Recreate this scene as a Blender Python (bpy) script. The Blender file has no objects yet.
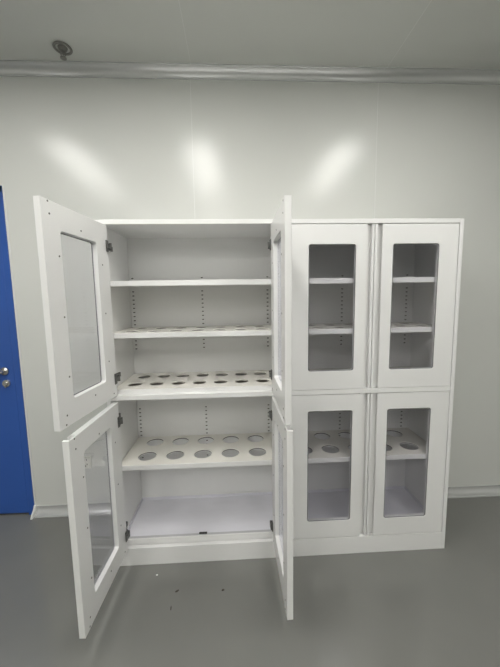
import bpy, bmesh, math, random
from mathutils import Vector, Matrix

S = bpy.context.scene
COL = S.collection
random.seed(4)

# ------------------------------------------------------------------ camera
cam_d = bpy.data.cameras.new('camera')
cam = bpy.data.objects.new('camera', cam_d)
COL.objects.link(cam)
S.camera = cam
cam_d.sensor_fit = 'VERTICAL'
cam_d.sensor_height = 36.0
cam_d.lens = 307.29 / 667.0 * 36.0
cam_d.clip_start = 0.02
YAW, PITCH, ROLL = 0.0467, -0.1129, -0.0157
_cy, _sy, _cp, _sp = math.cos(YAW), math.sin(YAW), math.cos(PITCH), math.sin(PITCH)
_f = Vector((_sy * _cp, _cy * _cp, _sp))
_r = Vector((_cy, -_sy, 0.0))
_u = _r.cross(_f)
_c, _s = math.cos(ROLL), math.sin(ROLL)
_r2, _u2 = _c * _r + _s * _u, -_s * _r + _c * _u
M = Matrix((_r2, _u2, -_f)).transposed().to_4x4()
M.translation = Vector((0.6377, -1.533, 1.418))
cam.matrix_world = M

# ------------------------------------------------------------------ world, exposure
world = bpy.data.worlds.new('world')
S.world = world
world.use_nodes = True
world.node_tree.nodes['Background'].inputs[0].default_value = (0.8, 0.85, 0.9, 1)
world.node_tree.nodes['Background'].inputs[1].default_value = 0.05
S.view_settings.view_transform = 'Standard'
S.view_settings.look = 'None'
S.view_settings.gamma = 1.0
S.view_settings.use_curve_mapping = False
S.view_settings.exposure = 1.72

LAMP_RADIANCE = 5.6        # the ceiling panels light the room
LAMP_XS = (-0.84, 0.35, 1.68)
LAMP_YS = (-0.97, -3.4, -5.9)  # front row shows as wall streaks; the two rear rows are added fill

# ------------------------------------------------------------------ sizes (metres)
WALL_Y = 0.457
CEIL = 2.763
X0, X1, Y0 = -3.1, 4.3, -7.2
H = 1.8
CW = 0.9035                # cabinet width
CD = 0.392                 # cabinet depth

# ------------------------------------------------------------------ materials
def mat(name, col, rough=0.5, metal=0.0, spec=0.5, noise=0.0, nscale=8.0, bump=0.0, bscale=30.0,
        rough_noise=0.0, coat=0.0, stretch=None):
    m = bpy.data.materials.new(name)
    m.use_nodes = True
    nt = m.node_tree
    b = nt.nodes['Principled BSDF']
    b.inputs['Base Color'].default_value = (*col, 1)
    b.inputs['Roughness'].default_value = rough
    b.inputs['Metallic'].default_value = metal
    b.inputs['Specular IOR Level'].default_value = spec
    if coat:
        b.inputs['Coat Weight'].default_value = coat
        b.inputs['Coat Roughness'].default_value = 0.1
    tc = nt.nodes.new('ShaderNodeTexCoord')
    vec = tc.outputs['Object']
    if stretch:
        mp = nt.nodes.new('ShaderNodeMapping')
        mp.inputs['Scale'].default_value = stretch
        nt.links.new(vec, mp.inputs['Vector'])
        vec = mp.outputs['Vector']
    if noise:
        n = nt.nodes.new('ShaderNodeTexNoise')
        n.inputs['Scale'].default_value = nscale
        n.inputs['Detail'].default_value = 4
        nt.links.new(vec, n.inputs['Vector'])
        r = nt.nodes.new('ShaderNodeValToRGB')
        r.color_ramp.elements[0].position = 0.3
        r.color_ramp.elements[1].position = 0.7
        r.color_ramp.elements[0].color = (*[c * (1 - noise) for c in col], 1)
        r.color_ramp.elements[1].color = (*[min(1, c * (1 + noise)) for c in col], 1)
        nt.links.new(n.outputs['Fac'], r.inputs['Fac'])
        nt.links.new(r.outputs['Color'], b.inputs['Base Color'])
        if rough_noise:
            mr = nt.nodes.new('ShaderNodeMapRange')
            mr.inputs['To Min'].default_value = rough - rough_noise
            mr.inputs['To Max'].default_value = rough + rough_noise
            nt.links.new(n.outputs['Fac'], mr.inputs['Value'])
            nt.links.new(mr.outputs['Result'], b.inputs['Roughness'])
    if bump:
        n2 = nt.nodes.new('ShaderNodeTexNoise')
        n2.inputs['Scale'].default_value = bscale
        n2.inputs['Detail'].default_value = 3
        nt.links.new(vec, n2.inputs['Vector'])
        bp = nt.nodes.new('ShaderNodeBump')
        bp.inputs['Strength'].default_value = bump
        bp.inputs['Distance'].default_value = 0.01
        nt.links.new(n2.outputs['Fac'], bp.inputs['Height'])
        nt.links.new(bp.outputs['Normal'], b.inputs['Normal'])
    return m

def glass_mat(name, tint, refl=1.0):
    m = bpy.data.materials.new(name)
    m.use_nodes = True
    nt = m.node_tree
    nt.nodes.clear()
    out = nt.nodes.new('ShaderNodeOutputMaterial')
    tr = nt.nodes.new('ShaderNodeBsdfTransparent')
    tr.inputs['Color'].default_value = (*tint, 1)
    gl = nt.nodes.new('ShaderNodeBsdfGlossy')
    gl.inputs['Roughness'].default_value = 0.03
    gl.inputs['Color'].default_value = (0.95, 0.96, 1.0, 1)
    fr = nt.nodes.new('ShaderNodeFresnel')
    geo = nt.nodes.new('ShaderNodeNewGeometry')
    ior = nt.nodes.new('ShaderNodeMapRange')          # the pane bends no rays, so both faces use one index ratio
    ior.inputs['To Min'].default_value = 1.45
    ior.inputs['To Max'].default_value = 1 / 1.45
    nt.links.new(geo.outputs['Backfacing'], ior.inputs['Value'])
    nt.links.new(ior.outputs['Result'], fr.inputs['IOR'])
    mx = nt.nodes.new('ShaderNodeMixShader')
    nt.links.new(fr.outputs[0], mx.inputs[0])
    nt.links.new(tr.outputs[0], mx.inputs[1])
    nt.links.new(gl.outputs[0], mx.inputs[2])
    nt.links.new(mx.outputs[0], out.inputs[0])
    return m

def emit_mat(name, col, strength):
    m = bpy.data.materials.new(name)
    m.use_nodes = True
    b = m.node_tree.nodes['Principled BSDF']
    b.inputs['Base Color'].default_value = (0.9, 0.9, 0.9, 1)
    b.inputs['Emission Color'].default_value = (*col, 1)
    b.inputs['Emission Strength'].default_value = strength
    return m

M_WALL = mat('wall_panel_enamel', (0.69, 0.70, 0.67), 0.225, spec=0.42, noise=0.015, nscale=1.5, bump=0.02, bscale=3.0)
M_CEIL = mat('ceiling_panel_enamel', (0.66, 0.67, 0.64), 0.30, noise=0.015, nscale=1.2)
M_FLOOR = mat('grey_epoxy_floor', (0.195, 0.197, 0.184), 0.15, noise=0.05, nscale=2.2, rough_noise=0.05, bump=0.015, bscale=6.0)
M_ALU = mat('satin_aluminium', (0.82, 0.825, 0.83), 0.27, metal=0.7, noise=0.02, nscale=20, stretch=(0.05, 1, 1))
M_SEAM = mat('white_seam_sealant', (0.74, 0.75, 0.73), 0.4, noise=0.02)
M_STEEL = mat('white_powder_coat', (0.83, 0.83, 0.82), 0.32, noise=0.008, nscale=3)
M_PP = mat('cream_plastic_board', (0.85, 0.83, 0.77), 0.22, noise=0.015, nscale=4)
M_LINER = mat('pale_liner_film', (0.80, 0.795, 0.85), 0.17, noise=0.04, nscale=7, bump=0.12, bscale=14, stretch=(0.5, 1.5, 1))
M_DARK = mat('dark_slot', (0.035, 0.034, 0.033), 0.6, noise=0.1)
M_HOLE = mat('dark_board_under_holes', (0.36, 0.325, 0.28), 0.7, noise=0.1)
M_HOLE_SHADE = mat('dark_core_board', (0.13, 0.125, 0.115), 0.7, noise=0.1)  # dark colour stands in for the shade inside the shelf holes
M_HINGE = mat('dull_hinge_steel', (0.17, 0.17, 0.165), 0.38, metal=0.7, noise=0.15, nscale=40)
M_SCREW = mat('grey_screw_recess', (0.11, 0.11, 0.10), 0.5, metal=0.3, noise=0.1)
M_GLASS = glass_mat('door_glass', (0.955, 0.953, 0.966))
M_EDGE = mat('black_glazing_seal', (0.14, 0.14, 0.15), 0.5, noise=0.05)
M_BLUE = mat('blue_door_paint', (0.032, 0.105, 0.40), 0.33, noise=0.06, nscale=2)
M_CHROME = mat('brushed_steel_handle', (0.62, 0.61, 0.59), 0.25, metal=0.95, noise=0.03)
M_OUTLET = mat('ivory_outlet_plastic', (0.80, 0.80, 0.74), 0.35, noise=0.01)
M_LAMP = emit_mat('lit_diffuser', (1.0, 0.982, 0.935), LAMP_RADIANCE)
M_BRONZE = mat('dark_sprinkler_metal', (0.27, 0.265, 0.25), 0.4, metal=0.6, noise=0.1)
M_CRUMB = mat('dark_crumb', (0.05, 0.04, 0.03), 0.8, noise=0.2)
M_PAPER = mat('white_scrap', (0.8, 0.8, 0.78), 0.7, noise=0.05)

# ------------------------------------------------------------------ mesh helpers
def add_box(bm, x0, x1, y0, y1, z0, z1, bev=0.0):
    b2 = bmesh.new()
    vs = [b2.verts.new((x, y, z)) for x in (x0, x1) for y in (y0, y1) for z in (z0, z1)]
    for q in ((0, 1, 3, 2), (4, 6, 7, 5), (0, 4, 5, 1), (2, 3, 7, 6), (0, 2, 6, 4), (1, 5, 7, 3)):
        b2.faces.new([vs[i] for i in q])
    if bev:
        bmesh.ops.bevel(b2, geom=b2.edges[:], offset=bev, segments=2, affect='EDGES', profile=0.5)
    bmesh.ops.recalc_face_normals(b2, faces=b2.faces[:])
    merge(bm, b2)

def merge(bm, b2, mtx=None):
    me = bpy.data.meshes.new('tmp')
    b2.to_mesh(me)
    b2.free()
    if mtx is not None:
        me.transform(mtx)
    bm.from_mesh(me)
    bpy.data.meshes.remove(me)

def add_cyl(bm, p, q, r, r2=None, seg=20):
    p, q = Vector(p), Vector(q)
    d = q - p
    b2 = bmesh.new()
    bmesh.ops.create_cone(b2, cap_ends=True, segments=seg, radius1=r, radius2=r if r2 is None else r2, depth=d.length)
    rot = Vector((0, 0, 1)).rotation_difference(d.normalized()).to_matrix().to_4x4()
    merge(bm, b2, Matrix.Translation((p + q) / 2) @ rot)

def add_ring(bm, cx, cy, z, R, r, seg=32, rs=10, flat=1.0):
    b2 = bmesh.new()
    rows = []
    for i in range(seg):
        a = 2 * math.pi * i / seg
        rows.append([b2.verts.new((cx + (R + r * math.cos(t)) * math.cos(a), cy + (R + r * math.cos(t)) * math.sin(a),
                                   z + flat * r * math.sin(t))) for t in [2 * math.pi * k / rs for k in range(rs)]])
    for i in range(seg):
        for k in range(rs):
            b2.faces.new((rows[i][k], rows[(i + 1) % seg][k], rows[(i + 1) % seg][(k + 1) % rs], rows[i][(k + 1) % rs]))
    merge(bm, b2)

def add_prism(bm, pts, axis, a, b):
    """pts: 2D outline; extruded along axis between a and b."""
    def p3(u, v, w):
        return {'x': (w, u, v), 'y': (u, w, v), 'z': (u, v, w)}[axis]
    b2 = bmesh.new()
    A = [b2.verts.new(p3(u, v, a)) for u, v in pts]
    B = [b2.verts.new(p3(u, v, b)) for u, v in pts]
    n = len(pts)
    b2.faces.new(A)
    b2.faces.new(B[::-1])
    for i in range(n):
        b2.faces.new((A[i], A[(i + 1) % n], B[(i + 1) % n], B[i]))
    bmesh.ops.recalc_face_normals(b2, faces=b2.faces[:])
    merge(bm, b2)

def rrect(x0, x1, y0, y1, r, seg=5):
    out = []
    for cx, cy, a0 in ((x1 - r, y1 - r, 0), (x0 + r, y1 - r, 90), (x0 + r, y0 + r, 180), (x1 - r, y0 + r, 270)):
        for k in range(seg + 1):
            a = math.radians(a0 + 90 * k / seg)
            out.append((cx + r * math.cos(a), cy + r * math.sin(a)))
    return out

def circle(cx, cy, r, seg=40):
    return [(cx + r * math.cos(2 * math.pi * k / seg), cy + r * math.sin(2 * math.pi * k / seg)) for k in range(seg)]

def add_plate(bm, outlines, thick, mtx, bev=0.0):
    """a flat plate with cut-outs (first outline is the outside); lies in XY, centred on z=0 before mtx"""
    cu = bpy.data.curves.new('tmp', 'CURVE')
    cu.dimensions = '2D'
    cu.fill_mode = 'BOTH'
    cu.extrude = thick / 2 - bev
    cu.bevel_depth = bev
    cu.bevel_resolution = 1
    cu.offset = -bev
    for pts in outlines:
        sp = cu.splines.new('POLY')
        sp.points.add(len(pts) - 1)
        for p, (x, y) in zip(sp.points, pts):
            p.co = (x, y, 0, 1)
        sp.use_cyclic_u = True
    o = bpy.data.objects.new('tmp', cu)
    COL.objects.link(o)
    dg = bpy.context.evaluated_depsgraph_get()
    me = bpy.data.meshes.new_from_object(o.evaluated_get(dg))
    bpy.data.objects.remove(o)
    bpy.data.curves.remove(cu)
    me.transform(mtx)
    bm.from_mesh(me)
    bpy.data.meshes.remove(me)

def obj(name, bm, m, parent=None, smooth=False, label=None):
    bmesh.ops.remove_doubles(bm, verts=bm.verts[:], dist=1e-5)
    me = bpy.data.meshes.new(name)
    bm.to_mesh(me)
    bm.free()
    me.materials.append(m)
    for p in me.polygons:
        p.material_index = 0
        p.use_smooth = smooth
    o = bpy.data.objects.new(name, me)
    COL.objects.link(o)
    if parent:
        o.parent = parent
    if label:
        o['label'] = label
    return o

def box_obj(name, m, parent, *b, bev=0.0015, label=None):
    bm = bmesh.new()
    add_box(bm, *b, bev=bev)
    return obj(name, bm, m, parent, label=label)

def thing(name, label, cat, loc=(0, 0, 0), rz=0.0, group=None, kind=None):
    o = bpy.data.objects.new(name, None)
    COL.objects.link(o)
    o.empty_display_size = 0.1
    o.location = loc
    o.rotation_euler = (0, 0, rz)
    o['label'] = label
    o['category'] = cat
    if group:
        o['group'] = group
    if kind:
        o['kind'] = kind
    return o

def struct(name, bm, m, smooth=False):
    o = obj(name, bm, m, None, smooth)
    o['kind'] = 'structure'
    return o

def copy_tree(o, parent=None):
    c = o.copy()
    COL.objects.link(c)
    if parent:
        c.parent = parent
    for ch in list(o.children):
        copy_tree(ch, c)
    return c

# ------------------------------------------------------------------ the room
bm = bmesh.new(); add_box(bm, X0 - .1, X1 + .1, Y0 - .1, WALL_Y + .1, -0.1, 0.0); struct('floor', bm, M_FLOOR)
bm = bmesh.new(); add_box(bm, X0 - .1, X1 + .1, Y0 - .1, WALL_Y + .1, CEIL, CEIL + 0.1); struct('ceiling', bm, M_CEIL)
# back wall with the opening of the blue door
DX1, DX0, DTOP = -0.735, -1.72, 2.11
bm = bmesh.new()
add_box(bm, X0 - .1, DX0, WALL_Y, WALL_Y + 0.1, 0, CEIL)
add_box(bm, DX1, X1 + .1, WALL_Y, WALL_Y + 0.1, 0, CEIL)
add_box(bm, DX0, DX1, WALL_Y, WALL_Y + 0.1, DTOP, CEIL)
struct('wall_back', bm, M_WALL)
bm = bmesh.new(); add_box(bm, X0 - .1, X0, Y0, WALL_Y, 0, CEIL); struct('wall_left', bm, M_WALL)
bm = bmesh.new(); add_box(bm, X1, X1 + .1, Y0, WALL_Y, 0, CEIL); struct('wall_right', bm, M_WALL)
bm = bmesh.new(); add_box(bm, X0 - .1, X1 + .1, Y0 - .1, Y0, 0, CEIL); struct('wall_front', bm, M_WALL)

def cove(sign, zc, h, d):
    """concave quarter profile where the back wall meets the ceiling (sign -1) or floor (+1), with thin lips"""
    pts = [(WALL_Y, zc)]
    pts.append((WALL_Y - d - 0.006, zc))
    pts.append((WALL_Y - d - 0.006, zc + sign * 0.003))
    n = 10
    for k in range(n + 1):
        a = math.pi / 2 * k / n
        pts.append((WALL_Y - 0.003 - (d - 0.003) * (1 - math.sin(a)), zc + sign * (0.003 + (h - 0.003) * (1 - math.cos(a)))))
    pts.append((WALL_Y - 0.003, zc + sign * (h + 0.006)))
    pts.append((WALL_Y, zc + sign * (h + 0.006)))
    return pts

bm = bmesh.new(); add_prism(bm, cove(-1, CEIL, 0.046, 0.046), 'x', X0, X1); struct('trim_1', bm, M_ALU)
bm = bmesh.new(); add_prism(bm, cove(1, 0.0, 0.050, 0.036), 'x', DX1 + 0.012, X1); struct('baseboard_back', bm, M_ALU)
# small end cap where the floor cove stops at the door frame
bm = bmesh.new()
add_prism(bm, [(WALL_Y, 0), (WALL_Y - 0.055, 0), (WALL_Y - 0.045, 0.02), (WALL_Y - 0.02, 0.045), (WALL_Y - 0.010, 0.066), (WALL_Y, 0.066)], 'x', DX1, DX1 + 0.013)
struct('trim_2', bm, M_SEAM)
# sealed joints between the wall panels and between the ceiling panels
n = 3
for x in (0.400, 1.537, 2.68):
    bm = bmesh.new(); add_box(bm, x - .0016, x + .0016, WALL_Y - 0.0012, WALL_Y + .01, 0.058, CEIL - 0.052); struct('trim_%d' % n, bm, M_SEAM); n += 1
for x in (0.412, 1.565, 2.71):
    bm = bmesh.new(); add_box(bm, x - .0016, x + .0016, Y0, WALL_Y - 0.052, CEIL - 0.0012, CEIL + .01); struct('trim_%d' % n, bm, M_SEAM); n += 1

# blue door at the left edge
bm = bmesh.new()
add_box(bm, DX1 - 0.038, DX1, WALL_Y - 0.008, WALL_Y + 0.09, 0.0, DTOP, 0.002)
add_box(bm, DX0, DX0 + 0.038, WALL_Y - 0.008, WALL_Y + 0.09, 0.0, DTOP, 0.002)
add_box(bm, DX0, DX1, WALL_Y - 0.008, WALL_Y + 0.09, DTOP - 0.038, DTOP, 0.002)
door = struct('door_1', bm, M_BLUE)
box_obj('door_leaf', M_BLUE, door, DX0 + 0.041, DX1 - 0.041, WALL_Y - 0.003, WALL_Y + 0.042, 0.012, DTOP - 0.041, bev=0.003)
box_obj('edge_trim', M_SEAM, door, DX1, DX1 + 0.011, WALL_Y - 0.004, WALL_Y + 0.0005, 0.066, DTOP)
bm = bmesh.new()
HX, HZ = -0.832, 0.985
add_cyl(bm, (HX, WALL_Y - 0.003, HZ), (HX, WALL_Y - 0.013, HZ), 0.026, 0.024, 28)
add_cyl(bm, (HX, WALL_Y - 0.013, HZ), (HX, WALL_Y - 0.055, HZ), 0.010, None, 16)
add_cyl(bm, (HX + 0.008, WALL_Y - 0.052, HZ), (HX - 0.06, WALL_Y - 0.052, HZ - 0.002), 0.0095, 0.009, 16)
add_cyl(bm, (HX - 0.06, WALL_Y - 0.052, HZ - 0.002), (HX - 0.125, WALL_Y - 0.047, HZ - 0.008), 0.009, 0.007, 16)
obj('lever_handle', bm, M_CHROME, door, True)
bm = bmesh.new()
add_cyl(bm, (HX + .004, WALL_Y - 0.003, HZ - 0.079), (HX + .004, WALL_Y - 0.012, HZ - 0.079), 0.025, 0.023, 28)
add_cyl(bm, (HX + .004, WALL_Y - 0.012, HZ - 0.079), (HX + .004, WALL_Y - 0.018, HZ - 0.079), 0.010, None, 16)
add_box(bm, HX + .001, HX + .007, WALL_Y - 0.020, WALL_Y - 0.012, HZ - 0.106, HZ - 0.081)
obj('lock_cylinder', bm, M_CHROME, door)

# ------------------------------------------------------------------ cabinets
DT = 0.0265                 # door thickness
DW = 0.4270                # door width
UP = (0.943, 1.775)        # upper doors
LO = (0.104, 0.913)        # lower doors
WIN = (0.097, 0.335)       # glazed cut-out across the door, from the hinge
UPW = (1.040, 1.679)
LOW = (0.203, 0.826)

def build_door(name_label, parent, loc, ang, mirror, z0, z1, wz, wall_gap=None):
    """hinge axis at the local origin, leaf along +x (or -x), outer face y=0, inner face y=DT"""
    sx = -1 if mirror else 1
    UC0, UC1 = 0.3910, 0.4135
    bm = bmesh.new()
    outer = [(0, z0), (UC0 - .0165, z0), (UC0 - .0165, z1), (0, z1)]
    hole = rrect(WIN[0], WIN[1], wz[0], wz[1], 0.012)
    mt = Matrix(((1, 0, 0, 0), (0, 0, -1, DT / 2), (0, 1, 0, 0), (0, 0, 0, 1)))
    add_plate(bm, [outer, hole], DT, mt, 0.0016)
    # long finger-pull groove and the lip at the free edge
    add_prism(bm, [(UC0 - 0.019, -0.0001), (UC0, -0.0001), (UC0, 0.003), (UC0 - 0.014, 0.003), (UC0 - 0.014, 0.0215), (UC1, 0.0215), (UC1, 0.005), (UC1 + 0.0015, 0.0015), (DW - 0.002, 0.0015), (DW, 0.0035), (DW, DT + .0001), (UC0 - 0.019, DT + .0001)], 'z', z0, z1)
    def fin(b):
        if mirror:
            for v in b.verts:
                v.co.x = -v.co.x
            bmesh.ops.reverse_faces(b, faces=b.faces[:])
        return b
    d = obj('door', fin(bm), M_STEEL, parent, label=name_label)
    d.location = loc
    d.rotation_euler = (0, 0, ang)
    bm = bmesh.new()
    add_box(bm, WIN[0] + .001, WIN[1] - .001, 0.0045, 0.0085, wz[0] + .001, wz[1] - .001)
    obj('glass_pane', fin(bm), M_GLASS, d)
    # dark seal around the pane, in the depth of the cut-out
    bm = bmesh.new()
    mt2 = Matrix(((1, 0, 0, 0), (0, 0, -1, 0.0035), (0, 1, 0, 0), (0, 0, 0, 1)))
    add_plate(bm, [rrect(WIN[0] + .0003, WIN[1] - .0003, wz[0] + .0003, wz[1] - .0003, 0.012), rrect(WIN[0] + .0035, WIN[1] - .0035, wz[0] + .0035, wz[1] - .0035, 0.010)], 0.002, mt2)
    obj('glazing_seal', fin(bm), M_EDGE, d)
    zc0, zc1 = z0 + 0.088, z1 - 0.098
    for zc in (zc0, zc1):
        bm = bmesh.new()
        add_box(bm, 0.004, 0.021, DT, DT + 0.005, zc - 0.027, zc + 0.027, 0.002)
        add_cyl(bm, (0.0125, DT + .004, zc - 0.018), (0.0125, DT + .0075, zc - 0.018), 0.005, None, 10)
        add_cyl(bm, (0.0125, DT + .004, zc + 0.018), (0.0125, DT + .0075, zc + 0.018), 0.005, None, 10)
        if wall_gap:
            w = DT - wall_gap                      # where the side wall stands, in door coordinates
            add_prism(bm, [(0.024, DT + .003), (0.024, DT + .013), (-0.004, DT + .014), (-0.044, w + .018), (-0.044, w + .008), (-0.008, DT + .002)], 'z', zc - 0.011, zc + 0.011)
            add_cyl(bm, (-0.008, DT + .008, zc - 0.016), (-0.008, DT + .008, zc + 0.016), 0.006, None, 12)
            add_box(bm, -0.085, -0.034, w + .003, w + .014, zc - 0.012, zc + 0.012, 0.002)
        else:
            add_box(bm, -0.002, 0.012, DT + .004, DT + .040, zc - 0.011, zc + 0.011, 0.002)
        obj('hinge', fin(bm), M_HINGE, d)
    # row of small screws fixing the inner frame
    du = DW - 0.040
    zs = [wz[1] - 0.095, (wz[0] + wz[1]) / 2, wz[0] + 0.090]
    spots = [(du + .004, z1 - 0.006), (du, z1 - 0.048), (du - .004, z0 + 0.044), (du + .004, z0 + .010), (0.207, z1 - 0.070), (0.190, z0 + 0.062), (0.034, z0 + .02)]
    spots += [(0.352, z) for z in zs] + [(0.060, z) for z in zs]
    for (u, z) in spots:
        bm = bmesh.new()
        add_cyl(bm, (u, DT - 0.001, z), (u, DT + 0.0008, z), 0.0036, None, 12)
        obj('screw', fin(bm), M_SCREW, d)
    return d

def hole_board(bm, z0, z1, y0, y1, x0, x1, cols, rows, r):
    holes = [circle(cx, cy, r) for cx in cols for cy in rows]
    mt = Matrix.Translation((0, 0, (z0 + z1) / 2))
    add_plate(bm, [[(x0, y0), (x1, y0), (x1, y1), (x0, y1)]] + holes, z1 - z0, mt, 0.0008)

def cabinet(label, x0, doors_open, sdx=0.0, hdx=0.0):
    c = thing('storage_cabinet', label, 'cabinet', (x0, 0, 0), 0, 'white glazed storage cabinets')
    ST = 0.020
    for a, b in ((0, ST), (CW - ST, CW)):
        box_obj('side_panel', M_STEEL, c, a, b, 0, CD, 0.0, H - 0.001)
    bm = bmesh.new()
    add_box(bm, ST, CW - ST, 0, 0.022, 1.778, H, 0.0015)
    add_box(bm, ST, CW - ST, 0.022, CD - 0.012, 1.786, H - 0.001)
    obj('top_panel', bm, M_STEEL, c)
    back = box_obj('back_panel', M_STEEL, c, ST, CW - ST, CD - 0.012, CD, 0.0, 1.786)
    yb = CD - 0.012
    for sxx in (0.040 + 0.3 * sdx, 0.4565 + sdx, 0.858 + 0.6 * sdx):
        for z, ztop in ((0.335, 0.53), (0.56, 0.76), (1.12, 1.23), (1.27, 1.485), (1.525, 1.56)):
            bm = bmesh.new()
            while z < ztop:
                add_box(bm, sxx - .0055, sxx + .0055, yb - 0.0008, yb + .001, z - .0028, z + .0028)
                z += 0.025
            obj('shelf_slots', bm, M_DARK, back, label='row of small dark slots for the shelf clips')
    # plinth, threshold, floor
    box_obj('plinth', M_STEEL, c, ST, CW - ST, 0.0, 0.022, 0.0, 0.100)
    bm = bmesh.new()
    add_box(bm, ST, CW - ST, 0.0285, 0.038, 0.06, 0.128, 0.0015)
    add_box(bm, ST, CW - ST, 0.038, yb, 0.10, 0.114)
    bp = obj('base_panel', bm, M_STEEL, c)
    # pale liner film on the floor, turned up at the sides and the back
    bm = bmesh.new()
    add_box(bm, ST + .002, CW - ST - .002, 0.036, yb - .004, 0.1142, 0.1185, 0.0008)
    add_box(bm, ST + .002, ST + .006, 0.05, yb - .004, 0.116, 0.136, 0.0008)
    add_box(bm, CW - ST - .006, CW - ST - .002, 0.05, yb - .004, 0.116, 0.136, 0.0008)
    add_box(bm, ST + .002, CW - ST - .002, yb - .006, yb - .002, 0.116, 0.136, 0.0008)
    obj('liner_tray', bm, M_LINER, c, label='pale film-covered floor liner')
    box_obj('front_strip', mat_strip, c, ST + .004, CW - ST - .004, 0.039, 0.062, 0.1187, 0.1200, bev=0, label='grey strip along the front of the liner')
    bm = bmesh.new()
    add_box(bm, CW / 2 - .022, CW / 2 + .022, 0.053, 0.062, 0.1203, 0.127, 0.001)
    obj('latch_plate', bm, M_DARK, c, label='small black latch plate')
    # divider between upper and lower compartment, with a hole board lying over a dark cavity
    bm = bmesh.new()
    add_box(bm, ST, CW - ST, 0, 0.035, 0.916, 0.941, 0.002)
    add_box(bm, ST, CW - ST, 0.03, yb, 0.918, 0.928)
    add_box(bm, ST + .001, CW - ST - .001, 0.0255, 0.0298, 0.930, 0.965, 0.001)
    dv = obj('divider', bm, M_STEEL, c)
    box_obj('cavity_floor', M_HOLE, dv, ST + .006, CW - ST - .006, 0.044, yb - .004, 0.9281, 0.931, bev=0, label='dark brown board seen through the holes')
    cols7 = [CW / 2 + hdx + 0.116 * (k - 3) for k in range(7)]
    bm = bmesh.new()
    hole_board(bm, 0.958, 0.965, 0.030, yb - .002, ST + .001, CW - ST - .001, cols7, (0.130, 0.290), 0.0365)
    obj('hole_board', bm, M_PP, c, label='cream board with two rows of seven round holes')
    # shelves
    bm = bmesh.new()
    add_box(bm, ST + .001, CW - ST - .001, 0.030, yb - .002, 1.508, 1.515, 0.001)
    add_box(bm, ST + .001, CW - ST - .001, 0.030, 0.034, 1.488, 1.510, 0.001)
    obj('shelf', bm, M_STEEL, c, label='plain white shelf')
    for (z, cols, rows, r, lb) in ((1.255, cols7, (0.130, 0.290), 0.0365, 'cream shelf with two rows of seven round holes'),
                                   (0.550, [CW / 2 + 0.005 + hdx + 0.155 * (k - 2) for k in range(5)], (0.130, 0.300), 0.049, 'cream shelf with two rows of five large round holes')):
        bm = bmesh.new()
        hole_board(bm, z - .012, z - .009, 0.034, yb - .002, ST + .001, CW - ST - .001, cols, rows, r)
        add_box(bm, ST + .001, CW - ST - .001, 0.030, 0.034, z - .026, z, 0.001)
        sh = obj('shelf', bm, M_STEEL, c, label=lb)
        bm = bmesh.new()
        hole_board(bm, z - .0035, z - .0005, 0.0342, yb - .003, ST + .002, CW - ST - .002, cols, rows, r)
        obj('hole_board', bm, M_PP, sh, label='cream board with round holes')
        bm = bmesh.new()  # extra dark layer, paints the hollow's shade onto the hole walls
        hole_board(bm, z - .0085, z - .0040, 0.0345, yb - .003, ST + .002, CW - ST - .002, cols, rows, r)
        obj('core_board', bm, M_HOLE_SHADE, sh, label='dark core of the board showing in the holes')
    # doors
    xl, xr = 0.023, CW - 0.023
    if doors_open:
        build_door('open upper left glazed door', c, (0.0275, 0.010, 0), -1.687, False, *UP, UPW, 0.034)
        build_door('open lower left glazed door', c, (0.0345, -0.012, 0), -1.613, False, *LO, LOW, 0.041)
        build_door('open upper right glazed door', c, (0.8635, 0.008, 0), 1.571, True, *UP, UPW, 0.0435)
        build_door('open lower right glazed door', c, (0.8615, 0.008, 0), 1.590, True, *LO, LOW, 0.045)
    else:
        build_door('closed upper left glazed door', c, (xl, 0.0005, 0), 0, False, *UP, UPW)
        build_door('closed lower left glazed door', c, (xl, 0.0005, 0), 0, False, *LO, LOW)
        build_door('closed upper right glazed door', c, (xr, 0.0005, 0), 0, True, *UP, UPW)
        build_door('closed lower right glazed door', c, (xr, 0.0005, 0), 0, True, *LO, LOW)
    return c

mat_strip = mat('grey_foam_strip', (0.50, 0.50, 0.52), 0.5, noise=0.03)
cabinet('white steel cabinet on the left with all four glazed doors swung open', -0.0185, True)
cabinet('white steel cabinet on the right with all four glazed doors shut', 0.8855, False, -0.033, -0.018)

# ------------------------------------------------------------------ ceiling lights, plus added fill rows
first = None
labels = [['white rectangular ceiling light whose glow shows leftmost on the wall',
           'white rectangular ceiling light whose glow shows in the middle of the wall',
           'white rectangular ceiling light whose glow shows rightmost on the wall'],
          ['white rectangular ceiling light behind the viewer, on the left',
           'white rectangular ceiling light behind the viewer, in the centre',
           'white rectangular ceiling light behind the viewer, on the right'],
          ['white rectangular ceiling light at the far rear of the room, on the left',
           'white rectangular ceiling light at the far rear of the room, in the centre',
           'white rectangular ceiling light at the far rear of the room, on the right']]
for j, y in enumerate(LAMP_YS):
    for i, x in enumerate(LAMP_XS):
        if first is None:
            t = thing('ceiling_light', labels[j][i], 'ceiling light', (x, y, CEIL), 0, 'rectangular ceiling lights')
            bm = bmesh.new()
            add_plate(bm, [rrect(-0.15, 0.15, -0.60, 0.60, 0.006), rrect(-0.138, 0.138, -0.588, 0.588, 0.004)], 0.012, Matrix.Translation((0, 0, -0.0062)), 0.001)
            obj('light_frame', bm, M_STEEL, t)
            box_obj('diffuser', M_LAMP, t, -0.138, 0.138, -0.588, 0.588, -0.009, -0.002, bev=0)
            first = t
        else:
            t = copy_tree(first)
            t.location = (x, y, CEIL)
            t['label'] = labels[j][i]

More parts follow.
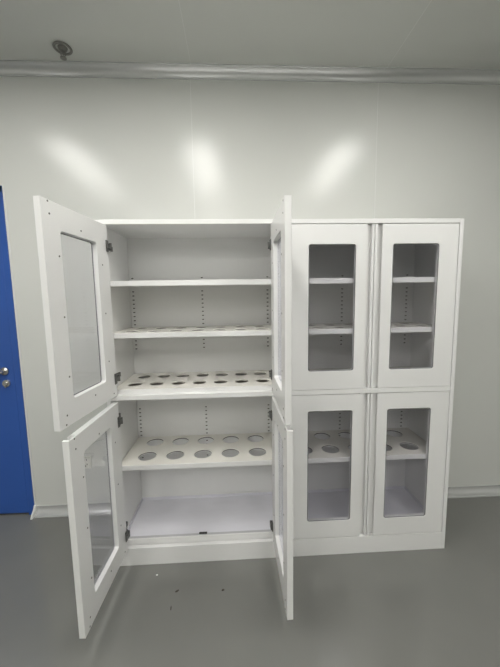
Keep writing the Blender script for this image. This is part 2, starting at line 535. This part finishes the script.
# ------------------------------------------------------------------ sprinkler
t = thing('fire_sprinkler', 'small dark round fire sprinkler hanging from the ceiling near the wall', 'sprinkler', (-0.252, 0.312, CEIL))
bm = bmesh.new()
add_ring(bm, 0, 0, -0.004, 0.040, 0.007, flat=0.6)
obj('escutcheon', bm, M_BRONZE, t, True)
bm = bmesh.new()
add_cyl(bm, (0, 0, -0.0005), (0, 0, -0.018), 0.024, 0.016, 24)
add_cyl(bm, (0, 0, -0.018), (0, 0, -0.028), 0.010, 0.009, 16)
obj('sprinkler_body', bm, M_BRONZE, t)
bm = bmesh.new()
for sx in (-1, 1):
    add_cyl(bm, (sx * .009, 0, -0.024), (sx * .012, 0, -0.036), 0.0025, None, 8)
    add_cyl(bm, (sx * .012, 0, -0.035), (sx * .002, 0, -0.052), 0.0025, None, 8)
add_cyl(bm, (0, 0, -0.026), (0, 0, -0.047), 0.0025, None, 8)
obj('frame_arm', bm, M_BRONZE, t)
bm = bmesh.new()
add_cyl(bm, (0, 0, -0.050), (0, 0, -0.053), 0.016, 0.015, 20)
obj('deflector', bm, M_BRONZE, t)

# ------------------------------------------------------------------ wall outlet
OX, OZ = -0.376, 0.354
t = thing('wall_outlet', 'ivory square power outlet on the wall, seen through the open lower left door', 'outlet', (OX, WALL_Y, OZ))
bm = bmesh.new()
add_box(bm, -0.040, 0.036, -0.010, -0.0002, -0.043, 0.043, 0.003)
obj('cover_plate', bm, M_OUTLET, t)
bm = bmesh.new()
for (x, z, w, h) in ((-0.008, 0.020, .003, .009), (0.008, 0.020, .003, .009), (-0.010, -0.012, .003, .009), (0.010, -0.012, .003, .009), (0, -0.024, .003, .009)):
    add_box(bm, x - w, x + w, -0.0106, -0.008, z - h / 2 - .001, z + h / 2 + .001)
obj('socket_slots', bm, M_SCREW, t)

# ------------------------------------------------------------------ bits on the floor
def crumb(label, x, y, m, sx, sy, sz, rz):
    bm = bmesh.new()
    bmesh.ops.create_icosphere(bm, subdivisions=2, radius=1.0)
    for v in bm.verts:
        k = 0.8 + 0.4 * random.random()
        v.co = Vector((v.co.x * sx * k, v.co.y * sy * k, max(0.0, v.co.z * sz * k)))
    o = obj('floor_crumb' if m is M_CRUMB else 'paper_scrap', bm, m)
    o.location = (x, y, 0.0)
    o.rotation_euler = (0, 0, rz)
    o['label'] = label
    o['category'] = 'debris'
    return o
crumb('dark crumb on the floor between the open doors, nearer the lower left door', 0.324, -0.162, M_CRUMB, .010, .005, .003, 0.5)
crumb('dark crumb on the floor nearest the right open door', 0.549, -0.171, M_CRUMB, .007, .005, .003, 0.2)
crumb('thin dark crumb on the floor, farthest out from the cabinet', 0.312, -0.245, M_CRUMB, .003, .011, .002, 0.1)
crumb('tiny white scrap on the floor close to the open cabinet plinth', 0.203, -0.066, M_PAPER, .005, .004, .002, 0.0)
